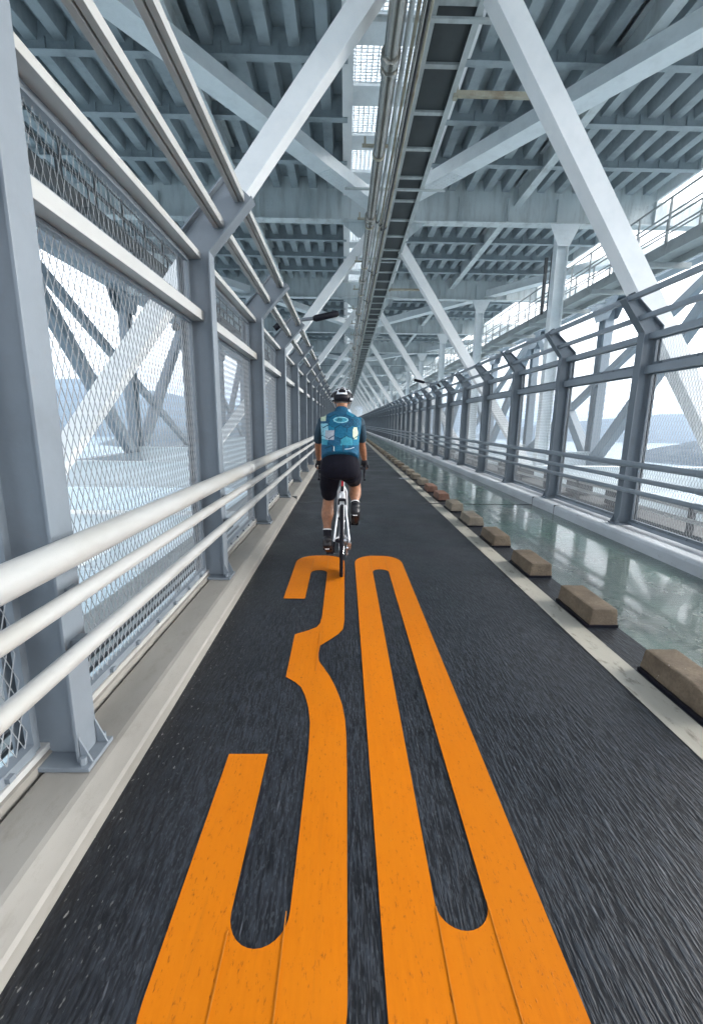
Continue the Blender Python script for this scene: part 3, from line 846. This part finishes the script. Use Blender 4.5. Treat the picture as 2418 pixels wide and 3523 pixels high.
# ------------------------------------------------------------------ bicycle
BX = -.02
bk = thing('bicycle', 'white framed road bicycle with black tyres under the cyclist', 'bicycle', (BX, 4.03, 0))
def wheel(y):
    w = MB(); t = None
    r = .335
    ring = [[(BX + .0165 * math.cos(a * math.pi / 5), y + (r + .0135 * math.sin(a * math.pi / 5)) * math.cos(k * math.pi / 24), .348 + (r + .0135 * math.sin(a * math.pi / 5)) * math.sin(k * math.pi / 24)) for a in range(10)] for k in range(49)]
    tyre = MB().rings(ring, False).build('rear_wheel' if y < 4.5 else 'front_wheel', M['rubber'], bk, 0, True)
    ring = [[(BX + a, y + b * math.cos(k * math.pi / 24), .348 + b * math.sin(k * math.pi / 24)) for a, b in ((-.010, .324), (.010, .324), (.013, .30), (.006, .275), (-.006, .275), (-.013, .30))] for k in range(49)]
    MB().rings(ring, False).build('rim', M['black'], tyre, 0, True)
    sp = MB()
    for k in range(20):
        a = k * math.pi / 10; sd = .028 if k % 2 else -.028
        sp.tube([(BX + sd, y + .02 * math.cos(a + .6), .348 + .02 * math.sin(a + .6)), (BX, y + .28 * math.cos(a), .348 + .28 * math.sin(a))], .0012, 4)
    sp.build('spokes', M['chrome'], tyre)
    MB().tube([(BX - .06, y, .348), (BX - .05, y, .348), (BX - .035, y, .348), (BX + .035, y, .348), (BX + .05, y, .348), (BX + .06, y, .348)], [.012, .016, .024, .024, .016, .012], 12).build('hub', M['black'], tyre, 0, True)
    return tyre
rw = wheel(4.03); fw = wheel(5.03)
BB = (BX, 4.44, .278); RH = (4.03, .348); ST = (BX, 4.275, .79); HT = (BX, 4.845, .90); HB = (BX, 4.885, .75)
f = MB()
f.tube([BB, ST], [.021, .017], 12); f.tube([ST, HT], [.016, .018], 12); f.tube([BB, HB], [.026, .024], 12); f.tube([HB, HT], .024, 12)
for sd in (-1, 1):
    f.tube([(BX + sd * .018, 4.285, .765), (BX + sd * .036, 4.21, .63), (BX + sd * .062, 4.10, .44), (BX + sd * .072, 4.03, .348)], [.010, .0098, .0095, .011], 10)
    f.tube([(BX + sd * .03, 4.40, .285), (BX + sd * .05, 4.25, .31), (BX + sd * .072, 4.03, .348)], [.014, .012, .011], 10)
    f.tube([(BX + sd * .02, 4.88, .74), (BX + sd * .045, 4.90, .68), (BX + sd * .05, 4.97, .50), (BX + sd * .05, 5.03, .348)], [.015, .014, .012, .01], 10)
f.box(BX - .026, BX + .026, 4.222, 4.245, .655, .70)
f.build('frame', M['bikewhite'], bk, 0, True)
MB().tube([(BX, 4.275, .785), (BX, 4.235, .975)], .0145, 12).build('seat_post', M['black'], bk, 0, True)
# saddle: loft
sec = [(4.105, .062, .022, 1.008), (4.13, .072, .026, 1.008), (4.18, .066, .026, 1.002), (4.24, .042, .024, .998), (4.32, .022, .020, .994), (4.375, .014, .012, .988)]
ring = [[(BX + hx * math.cos(a * math.pi / 8), y, z + hz * math.sin(a * math.pi / 8)) for a in range(16)] for y, hx, hz, z in sec]
sd_ = MB().rings(ring).build('saddle', M['black'], bk, 0, True)
MB().tube([(BX - .04, 4.11, .985), (BX - .02, 4.104, .979), (BX, 4.102, .984), (BX + .02, 4.104, .979), (BX + .04, 4.11, .985)], .005, 8).build('rail_clip', M['bikewhite'], sd_, 0, True)
tl = MB().tube([(BX, 4.245, .835), (BX, 4.237, .90)], [.012, .012], 12).build('tail_light', M['black'], bk, 0, True)
MB().box(BX - .008, BX + .008, 4.222, 4.228, .845, .895).build('lens', M['red'], tl, .002)
MB().tube([(BX, 4.845, .91), (BX, 4.935, .945)], .018, 12).build('stem', M['black'], bk, 0, True)
hb = MB()
HL, HR = -.285, .228
for e, sd in ((HL, -1), (HR, 1)):
    hb.tube([(BX, 4.935, .945), (BX + (e - BX) * .85, 4.935, .948), (e, 4.95, .945), (e, 4.995, .93), (e, 5.02, .885), (e, 5.0, .845), (e, 4.95, .825), (e, 4.90, .822)], .0135, 10)
hb.build('handlebar', M['black'], bk, 0, True)
for e in (HL, HR):
    MB().tube([(e, 4.97, .945), (e, 5.03, .97), (e, 5.065, 1.0)], [.017, .018, .013], 10).build('brake_hood', M['rubber'], bk, 0, True)
    MB().tube([(e, 5.05, .97), (e + .004, 5.062, .91), (e + .008, 5.045, .85)], [.008, .007, .006], 8).build('brake_lever', M['chrome'], bk, 0, True)
ck = MB().tube([(BX + .045, 4.44, .278), (BX + .065, 4.44, .278)], .026, 14)
ck.beam((BX + .075, 4.44, .278), (BX + .085, 4.445, .445), .014, .022, (1, 0, 0)); ck.beam((BX - .075, 4.44, .278), (BX - .085, 4.435, .108), .014, .022, (1, 0, 0))
ck.build('crank', M['black'], bk, .003, True)
cg = MB(); cg.tube([(BX + .040, 4.44, .278), (BX + .046, 4.44, .278)], .095, 36); cg.build('chainring', M['chrome'], bk)
for x, z, y in ((BX + .125, .447, 4.445), (BX - .125, .106, 4.435)): MB().box(x - .038, x + .038, y - .03, y + .03, z - .008, z + .008).build('pedal', M['black'], bk, .003)
cs = MB()
for i in range(6): cs.tube([(BX + .022 + .005 * i, 4.03, .348), (BX + .0245 + .005 * i, 4.03, .348)], .058 - .006 * i, 24)
cs.build('cassette', M['chrome'], bk)
ch = MB()
ch.beam((BX + .038, 4.03, .40), (BX + .043, 4.44, .372), .006, .008); ch.beam((BX + .038, 4.06, .20), (BX + .043, 4.44, .184), .006, .008)
ch.build('chain', M['dark'], bk)
dr = MB().beam((BX + .075, 4.04, .33), (BX + .07, 4.06, .26), .03, .035, (1, 0, 0)); dr.beam((BX + .05, 4.05, .27), (BX + .05, 4.08, .19), .014, .04, (1, 0, 0))
dr.tube([(BX + .045, 4.05, .27), (BX + .06, 4.05, .27)], .022, 14); dr.tube([(BX + .045, 4.08, .20), (BX + .06, 4.08, .20)], .022, 14)
dr.build('derailleur', M['chrome'], bk, .003, True)
cal = MB().box(BX - .03, BX + .03, 4.19, 4.225, .70, .725)
for sd in (-1, 1): cal.tube([(BX + sd * .03, 4.20, .72), (BX + sd * .034, 4.195, .665)], .009, 8)
cal.build('brake_caliper', M['black'], bk, 0, True)

# ------------------------------------------------------------------ cyclist
def catmull(pts, n=5):
    P = [Vector(p) for p in pts]; out = []
    for i in range(len(P) - 1):
        p0 = P[max(i - 1, 0)]; p1 = P[i]; p2 = P[i + 1]; p3 = P[min(i + 2, len(P) - 1)]
        for k in range(n):
            t = k / n
            out.append(.5 * ((2 * p1) + (-p0 + p2) * t + (2 * p0 - 5 * p1 + 4 * p2 - p3) * t * t + (-p0 + 3 * p1 - 3 * p2 + p3) * t ** 3))
    out.append(P[-1]); return out

def limb(mb, pts, n=16):
    """pts: (x,y,z,r); smooth tapering limb with rounded ends"""
    c = catmull([Vector(p) for p in pts], 5) if False else None
    P = [Vector(p[:3]) for p in pts]; rr = [p[3] for p in pts]
    Q = catmull(P); q = []
    for i in range(len(rr) - 1):
        for k in range(5):
            t = k / 5; t = t * t * (3 - 2 * t); q.append(rr[i] * (1 - t) + rr[i + 1] * t)
    q.append(rr[-1])
    a = Q[0] - (Q[1] - Q[0]).normalized() * q[0] * .55; b = Q[-1] + (Q[-1] - Q[-2]).normalized() * q[-1] * .55
    mb.tube([a] + Q + [b], [q[0] * .55] + q + [q[-1] * .55], n); return mb

def torso(mb, secs, n=28):
    """secs: (x, y, z, half width, half depth), section plane perpendicular to the spine"""
    C = catmull([Vector(s[:3]) for s in secs]); W = catmull([Vector((s[3], s[4], 0)) for s in secs]); ring = []
    for i, c in enumerate(C):
        t = (C[min(i + 1, len(C) - 1)] - C[max(i - 1, 0)]).normalized(); u = Vector((1, 0, 0)); w = t.cross(u).normalized(); u = w.cross(t)
        row = []
        for k in range(n):
            a = k * 2 * math.pi / n; ca, sa = math.cos(a), math.sin(a)
            e = .82
            row.append(c + u * W[i].x * math.copysign(abs(ca) ** e, ca) + w * W[i].y * math.copysign(abs(sa) ** e, sa))
        ring.append(row)
    mb.rings(ring); return mb

def fuse(mb, name, mat, voxel, smooth, parent, base):
    """join overlapping closed volumes into one continuous skin"""
    tmp = MB.mesh(mb, name + '_raw', mat); o = bpy.data.objects.new('raw_shape', tmp); COL.objects.link(o)
    rmod = o.modifiers.new('r', 'REMESH'); rmod.mode = 'VOXEL'; rmod.voxel_size = voxel; rmod.use_smooth_shade = True
    sm = o.modifiers.new('s', 'SMOOTH'); sm.factor = .5; sm.iterations = smooth
    dg = bpy.context.evaluated_depsgraph_get(); me = bpy.data.meshes.new_from_object(o.evaluated_get(dg))
    bpy.data.objects.remove(o); bpy.data.meshes.remove(tmp)
    me.name = name; me.transform(Matrix.Translation(-Vector(base)))
    if not me.materials: me.materials.append(mat)
    me.polygons.foreach_set('use_smooth', [True] * len(me.polygons))
    return link(name, me, parent)

PB = (-.035, 4.25, .95)
body = MB()
torso(body, [(-.04, 4.23, .97, .15, .10), (-.04, 4.27, 1.08, .155, .10), (-.04, 4.38, 1.22, .15, .10), (-.04, 4.52, 1.37, .18, .105), (-.038, 4.62, 1.46, .18, .09), (-.036, 4.70, 1.53, .08, .06)])
limb(body, [(-.036, 4.68, 1.52, .062), (-.034, 4.78, 1.585, .058), (-.032, 4.83, 1.65, .06)])
body.ellipsoid((-.032, 4.86, 1.71), (.075, .095, .108)); body.ellipsoid((-.032, 4.91, 1.655), (.052, .05, .06))
body.ellipsoid((-.032, 4.962, 1.69), (.014, .022, .022)); body.ellipsoid((-.032, 4.945, 1.655), (.026, .012, .008))
for e in (-1, 1):
    body.ellipsoid((-.032 + e * .076, 4.85, 1.685), (.012, .022, .034)); body.ellipsoid((-.032 + e * .032, 4.945, 1.712), (.016, .010, .009))
armL = [(-.205, 4.63, 1.465, .055), (-.262, 4.72, 1.345, .046), (-.284, 4.80, 1.225, .040), (-.288, 4.88, 1.13, .040), (-.288, 4.955, 1.045, .027)]
armR = [(.13, 4.63, 1.465, .055), (.170, 4.72, 1.355, .046), (.186, 4.80, 1.24, .040), (.206, 4.88, 1.14, .040), (.224, 4.955, 1.05, .027)]
legL = [(-.125, 4.25, .985, .09), (-.155, 4.40, .82, .075), (-.16, 4.50, .69, .058), (-.166, 4.49, .62, .060), (-.172, 4.43, .53, .066), (-.172, 4.385, .41, .042), (-.17, 4.345, .29, .033), (-.168, 4.335, .23, .034)]
legR = [(.06, 4.25, .98, .09), (.085, 4.42, .925, .078), (.105, 4.585, .865, .060), (.11, 4.555, .80, .064), (.112, 4.465, .735, .063), (.112, 4.385, .665, .038), (.112, 4.335, .615, .034), (.112, 4.325, .575, .035)]
for l in (armL, armR, legL, legR): limb(body, l)
for e in (-1, 1):                                    # feet
    if e < 0: limb(body, [(-.168, 4.325, .225, .020), (-.16, 4.42, .17, .022), (-.155, 4.48, .15, .018)])
    else: limb(body, [(.112, 4.31, .57, .020), (.112, 4.39, .49, .022), (.112, 4.43, .465, .018)])
def hand(mb, e, s, k=1.0, tips=True):
    """palm resting on the hood, four fingers curling round it, thumb on the inner side"""
    limb(mb, [(e, 4.955, 1.04, .027 * k), (e, 4.99, 1.012, .034 * k), (e + s * .004, 5.03, 1.0, .030 * k)], 10)
    for i, (ln, r) in enumerate(((1.0, .0095), (1.1, .010), (1.02, .0095), (.85, .0085))):
        y = 5.055 - i * .019; dz = .004 * i
        c = [(e + s * .018, y - .004, 1.006 - dz, r * k), (e + s * .040, y + .006, .985 - dz, r * k), (e + s * .038, y + .012, .962 - .006 * ln - dz, r * .95 * k)]
        if tips: c.append((e + s * .016, y + .013, .945 - .008 * ln - dz, r * .85))
        limb(mb, c, 8)
    th = [(e - s * .016, 5.0, 1.0, .011 * k), (e - s * .032, 5.03, .985, .0105 * k)]
    if tips: th.append((e - s * .028, 5.06, .965, .009))
    limb(mb, th, 8)
hand(body, HL, -1); hand(body, HR, 1)
pr = fuse(body, 'person', M['skin'], .0065, 4, None, PB)
pr.location = PB
tag(pr, 'cyclist seen from behind in blue patterned jersey, black shorts and white helmet', 'person')

jr = MB()
torso(jr, [(-.043, 4.215, 1.105, .178, .120), (-.043, 4.29, 1.18, .186, .126), (-.042, 4.39, 1.275, .187, .126), (-.04, 4.49, 1.365, .198, .128), (-.04, 4.575, 1.435, .203, .118), (-.038, 4.635, 1.485, .175, .096), (-.036, 4.69, 1.535, .090, .074), (-.035, 4.735, 1.58, .068, .066)])
for l in (armL, armR):
    limb(jr, [(l[0][0], l[0][1] - .01, l[0][2] - .01, .076), (l[1][0], l[1][1], l[1][2], .060), (l[2][0], l[2][1] - .012, l[2][2] + .03, .051)])
jo = fuse(jr, 'jersey', M['jersey'], .0075, 5, pr, PB)
for m_ in JM[1:] + [M['jersey_side']]: jo.data.materials.append(m_)
HX = {}
def hexcell(x, z, r=.068):
    q = (math.sqrt(3) / 3 * x - z / 3) / r; t = (2 / 3 * z) / r; a, c = q, t; b_ = -a - c
    ra, rb, rc = round(a), round(b_), round(c); da, db, dc = abs(ra - a), abs(rb - b_), abs(rc - c)
    if da > db and da > dc: ra = -rb - rc
    elif db <= dc: rc = -ra - rb
    e = max(abs(a - ra - (b_ - rb)), abs(b_ - rb - (c - rc)), abs(c - rc - (a - ra)))
    return (ra, rc), e
rj = random.Random(11); idx = []
for p in jo.data.polygons:
    c = p.center; x = c.x + .004; z = c.z - .415
    cell, e = hexcell(x, z)
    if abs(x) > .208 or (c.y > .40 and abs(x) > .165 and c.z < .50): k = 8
    elif c.z < .292 + .10 * max(0, -x - .02) * 0: k = 2 if abs(x) > .07 else 0
    else:
        if cell not in HX: HX[cell] = rj.choice((0, 0, 1, 1, 2, 3))
        k = HX[cell]
        if x < -.125 and z < .075: k = 4 if z > -.07 else 3
        if -.15 < x < -.06 and -.075 < z < .012: k = 6
        if .115 < x < .17 and -.07 < z < .045 and abs(x - .142) < .03 - abs(z + .01) * .25: k = 5
        if x < -.15 and z > .10: k = 5
        if .04 < x < .19 and .055 < z < .13 and (int(x * 70) + int(z * 70)) % 2: k = 7
        if (x / .075) ** 2 + ((z - .115) / .03) ** 2 < 1: k = 3 if (x / .062) ** 2 + ((z - .115) / .022) ** 2 < 1 else 4
        elif e > .93: k = 7
    idx.append(k)
jo.data.polygons.foreach_set('material_index', idx)
sh = MB()
torso(sh, [(-.04, 4.305, 1.16, .160, .105), (-.04, 4.25, 1.08, .180, .122), (-.04, 4.215, 1.01, .192, .128), (-.04, 4.225, .975, .180, .105), (-.04, 4.24, .955, .12, .06)])
limb(sh, [(-.125, 4.25, .98, .108), (-.150, 4.36, .86, .098), (-.156, 4.45, .755, .084), (-.158, 4.485, .705, .074)])
limb(sh, [(.055, 4.25, .975, .108), (.078, 4.37, .935, .099), (.094, 4.49, .885, .085), (.101, 4.55, .862, .075)])
fuse(sh, 'shorts', M['shorts'], .0075, 5, pr, PB)
gl = {-1: MB(), 1: MB()}
for e, s in ((HL, -1), (HR, 1)):
    hand(gl[s], e, s, 1.16, False); fuse(gl[s], 'glove', M['glove'], .005, 2, pr, PB)
for pts in (((-.1705, 4.375, .372, .043), (-.17, 4.345, .29, .038), (-.168, 4.335, .235, .040)), ((.112, 4.375, .657, .043), (.112, 4.338, .615, .038), (.112, 4.325, .575, .040))):
    m = MB(); limb(m, pts); so = m.build('sock', M['sock'], pr, 0, True)
    a = Vector(pts[0][:3]); d = (Vector(pts[1][:3]) - a).normalized()
    MB().tube([a - d * .004, a + d * .006], .0455, 18).build('cuff', M['socktrim'], so, 0, True)
for pts, sole in ((((-.168, 4.305, .235, .043), (-.165, 4.36, .20, .046), (-.158, 4.43, .162, .047), (-.153, 4.51, .140, .036)), ((-.168, 4.29, .186), (-.153, 4.53, .098))),
                  (((.112, 4.285, .585, .043), (.112, 4.325, .54, .046), (.112, 4.385, .495, .047), (.112, 4.45, .452, .036)), ((.112, 4.255, .548), (.112, 4.455, .405)))):
    m = MB(); limb(m, pts); limb(m, [(pts[0][0], pts[0][1] + .02, pts[0][2] + .045, .043), (pts[0][0], pts[0][1] + .02, pts[0][2], .045)])
    m.v = [tuple(Vector(pts[1][:3]) + (Vector(q) - Vector(pts[1][:3])) * 1.13) for q in m.v]
    so = fuse(m, 'shoe', M['shoe'], .006, 3, pr, PB)
    MB().beam(sole[0], sole[1], .078, .014, (1, 0, 0)).build('sole', M['rubber'], so, .005)
    h0 = Vector(sole[0]); MB().box(h0.x - .022, h0.x + .022, h0.y - .006, h0.y + .004, h0.z - .004, h0.z + .006).build('heel_tab', M['socktrim'], so, .002)
# jersey pockets and piping (thin raised strips along the back)
def on_back(x, z):
    """back surface point of the jersey near (x, z)"""
    best = None
    for v in jo.data.vertices:
        w = v.co + Vector(PB); d = (w.x - x) ** 2 + (w.z - z) ** 2
        if d < .0009 and (best is None or w.y < best.y): best = w
    return best or Vector((x, 4.3, z))
def strip(pts, r, mat, name):
    P = [on_back(x, z) + Vector((0, -.002, .001)) for x, z in pts]
    MB().tube(P, r, 6).build(name, mat, jo, 0, True)
strip([(-.215, 1.225), (-.18, 1.245), (-.14, 1.26), (-.125, 1.262)], .0035, M['jersey_dark'], 'pocket_edge')
strip([(-.118, 1.262), (-.123, 1.22), (-.127, 1.18), (-.127, 1.155)], .0042, M['jersey_dark'], 'pocket_seam')
strip([(-.108, 1.258), (-.114, 1.22), (-.119, 1.18)], .0022, M['zip'], 'zip')
strip([(.0, 1.27), (.0, 1.22), (.0, 1.155)], .0034, M['jersey_dark'], 'pocket_seam')
strip([(.01, 1.236), (.06, 1.235), (.11, 1.24)], .0022, M['zip'], 'piping')
# small dark lettering under the collar
for x0 in (-.075, -.043):
    P = lambda a, b: on_back(x0 + a, 1.508 + b) + Vector((0, -.003, .002))
    m = MB()
    if x0 < -.05:
        for seg in (((0, .014), (.022, .014)), ((0, 0), (.018, 0)), ((0, -.014), (.022, -.014)), ((0, .014), (0, -.014))): m.tube([P(*seg[0]), P(*seg[1])], .0022, 5)
    else:
        for seg in (((.022, .014), (0, .014)), ((0, .014), (0, 0)), ((0, 0), (.022, 0)), ((.022, 0), (.022, -.014)), ((.022, -.014), (0, -.014))): m.tube([P(*seg[0]), P(*seg[1])], .0022, 5)
    m.build('letter', M['jersey_dark'], jo)

# helmet: lat-long shell with pushed in dark vents
hc = Vector((-.032, 4.865, 1.708)); hr = (.121, .148, .116)
NU, NV = 84, 40
def vent(az, el):
    """az: 0 = straight back, + to the right; el: elevation in degrees"""
    a = abs(az)
    if a < 26 - (50 - el) * .35 and 30 < el < 52 and a < 22: return True
    if a < 24 and 56 < el < 74: return True
    if 34 < a < 80 and 2 < el < 44 and (a - 34) > (20 - el) * .8 and (el < 46 - (a - 34) * .4): return True
    if 34 < a < 60 and 48 < el < 62: return True
    if 84 < a < 120 and 12 < el < 42: return True
    if 130 < a < 165 and 20 < el < 55: return True
    if a < 44 and el < 17: return True
    if a < 75 and el < -12: return True
    if el < -20: return True            # dark plastic occipital shell
    return False
grid = []; dark = {}
for j in range(NV + 1):
    el = -34 + (90 + 34) * j / NV
    row = []
    for i in range(NU):
        az = -180 + 360 * i / NU
        d = vent(az, el); k = .90 if d else 1.0
        if el < 0: k *= 1 - .22 * (-el / 34) ** 1.6
        if el > 0 and not d: k *= 1 + .012 * math.cos(R(az * 6))
        row.append(hc + Vector((hr[0] * math.sin(R(az)) * math.cos(R(el)) * k, -hr[1] * math.cos(R(az)) * math.cos(R(el)) * k, hr[2] * math.sin(R(el)) * k - (.03 * max(0, math.cos(R(az))) if False else 0))))
        dark[(j, i)] = d
    grid.append(row)
hm_ = MB()
vs = [p for r_ in grid for p in r_]; fw_ = []; fd_ = []
for j in range(NV):
    for i in range(NU):
        q = (j * NU + i, j * NU + (i + 1) % NU, (j + 1) * NU + (i + 1) % NU, (j + 1) * NU + i)
        n = sum(dark[(a, b)] for a, b in ((j, i), (j, (i + 1) % NU), (j + 1, i), (j + 1, (i + 1) % NU)))
        (fd_ if n >= 2 else fw_).append(q)
hm_.add(vs, fw_ + fd_); hm_.mi = [0] * len(fw_) + [1] * len(fd_)
ho = hm_.build('helmet', [M['helmet'], M['helmetdark']], pr, 0, True)
for e in (-1, 1):
    MB().beam((-.032 + e * .098, 4.85, 1.69), (-.032 + e * .07, 4.90, 1.61), .004, .016, (1, 0, 0)).build('strap', M['socktrim'], ho)
hr_ = MB().ellipsoid((-.032, 4.845, 1.70), (.080, .096, .075), 20, 12)
hr_.build('hair', M['hair'], pr, 0, True)

# ------------------------------------------------------------------ light and sky
SUN_EL, SUN_AZ = R(27), R(88)           # overcast: a wide soft sun from the right
w = bpy.data.worlds.new('World'); SC.world = w; w.use_nodes = True
nt = w.node_tree; bg = nt.nodes['Background']
sky = nt.nodes.new('ShaderNodeTexSky'); sky.sky_type = 'NISHITA'; sky.sun_disc = False
sky.sun_elevation = SUN_EL; sky.sun_rotation = SUN_AZ; sky.air_density = 1.0; sky.dust_density = 4.0; sky.ozone_density = 1.0
hs = nt.nodes.new('ShaderNodeHueSaturation'); hs.inputs['Saturation'].default_value = .26
nt.links.new(sky.outputs['Color'], hs.inputs['Color']); nt.links.new(hs.outputs['Color'], bg.inputs['Color'])
bg.inputs['Strength'].default_value = .15
sl_ = bpy.data.lights.new('sun', 'SUN'); sl_.energy = .8; sl_.angle = R(30); sl_.color = (1, .97, .93)
so_ = bpy.data.objects.new('sun', sl_); COL.objects.link(so_)
d = Vector((math.sin(SUN_AZ) * math.cos(SUN_EL), math.cos(SUN_AZ) * math.cos(SUN_EL), math.sin(SUN_EL)))
so_.rotation_euler = (-d).to_track_quat('-Z', 'Y').to_euler(); so_.location = (30, 0, 40)

# ------------------------------------------------------------------ camera
cam = bpy.data.cameras.new('camera'); cam.sensor_fit = 'VERTICAL'; cam.sensor_height = 24; cam.lens = 24 * 1500 / 3523
cam.clip_start = .05; cam.clip_end = 20000
co = bpy.data.objects.new('camera', cam); COL.objects.link(co)
roll = R(.7); pitch = R(11.5373); yaw = R(1.0008)
co.matrix_world = Matrix.Translation((0, 0, 1.45)) @ Matrix.Rotation(-yaw, 4, 'Z') @ Matrix.Rotation(R(90) - pitch, 4, 'X') @ Matrix.Rotation(roll, 4, 'Z')
SC.camera = co
vs_ = SC.view_settings; vs_.view_transform = 'Standard'; vs_.look = 'None'; vs_.gamma = 1; vs_.exposure = 2.44
SC.display_settings.display_device = 'sRGB'
SC.cycles.max_bounces = 8; SC.cycles.diffuse_bounces = 5; SC.cycles.glossy_bounces = 4; SC.cycles.use_denoising = True
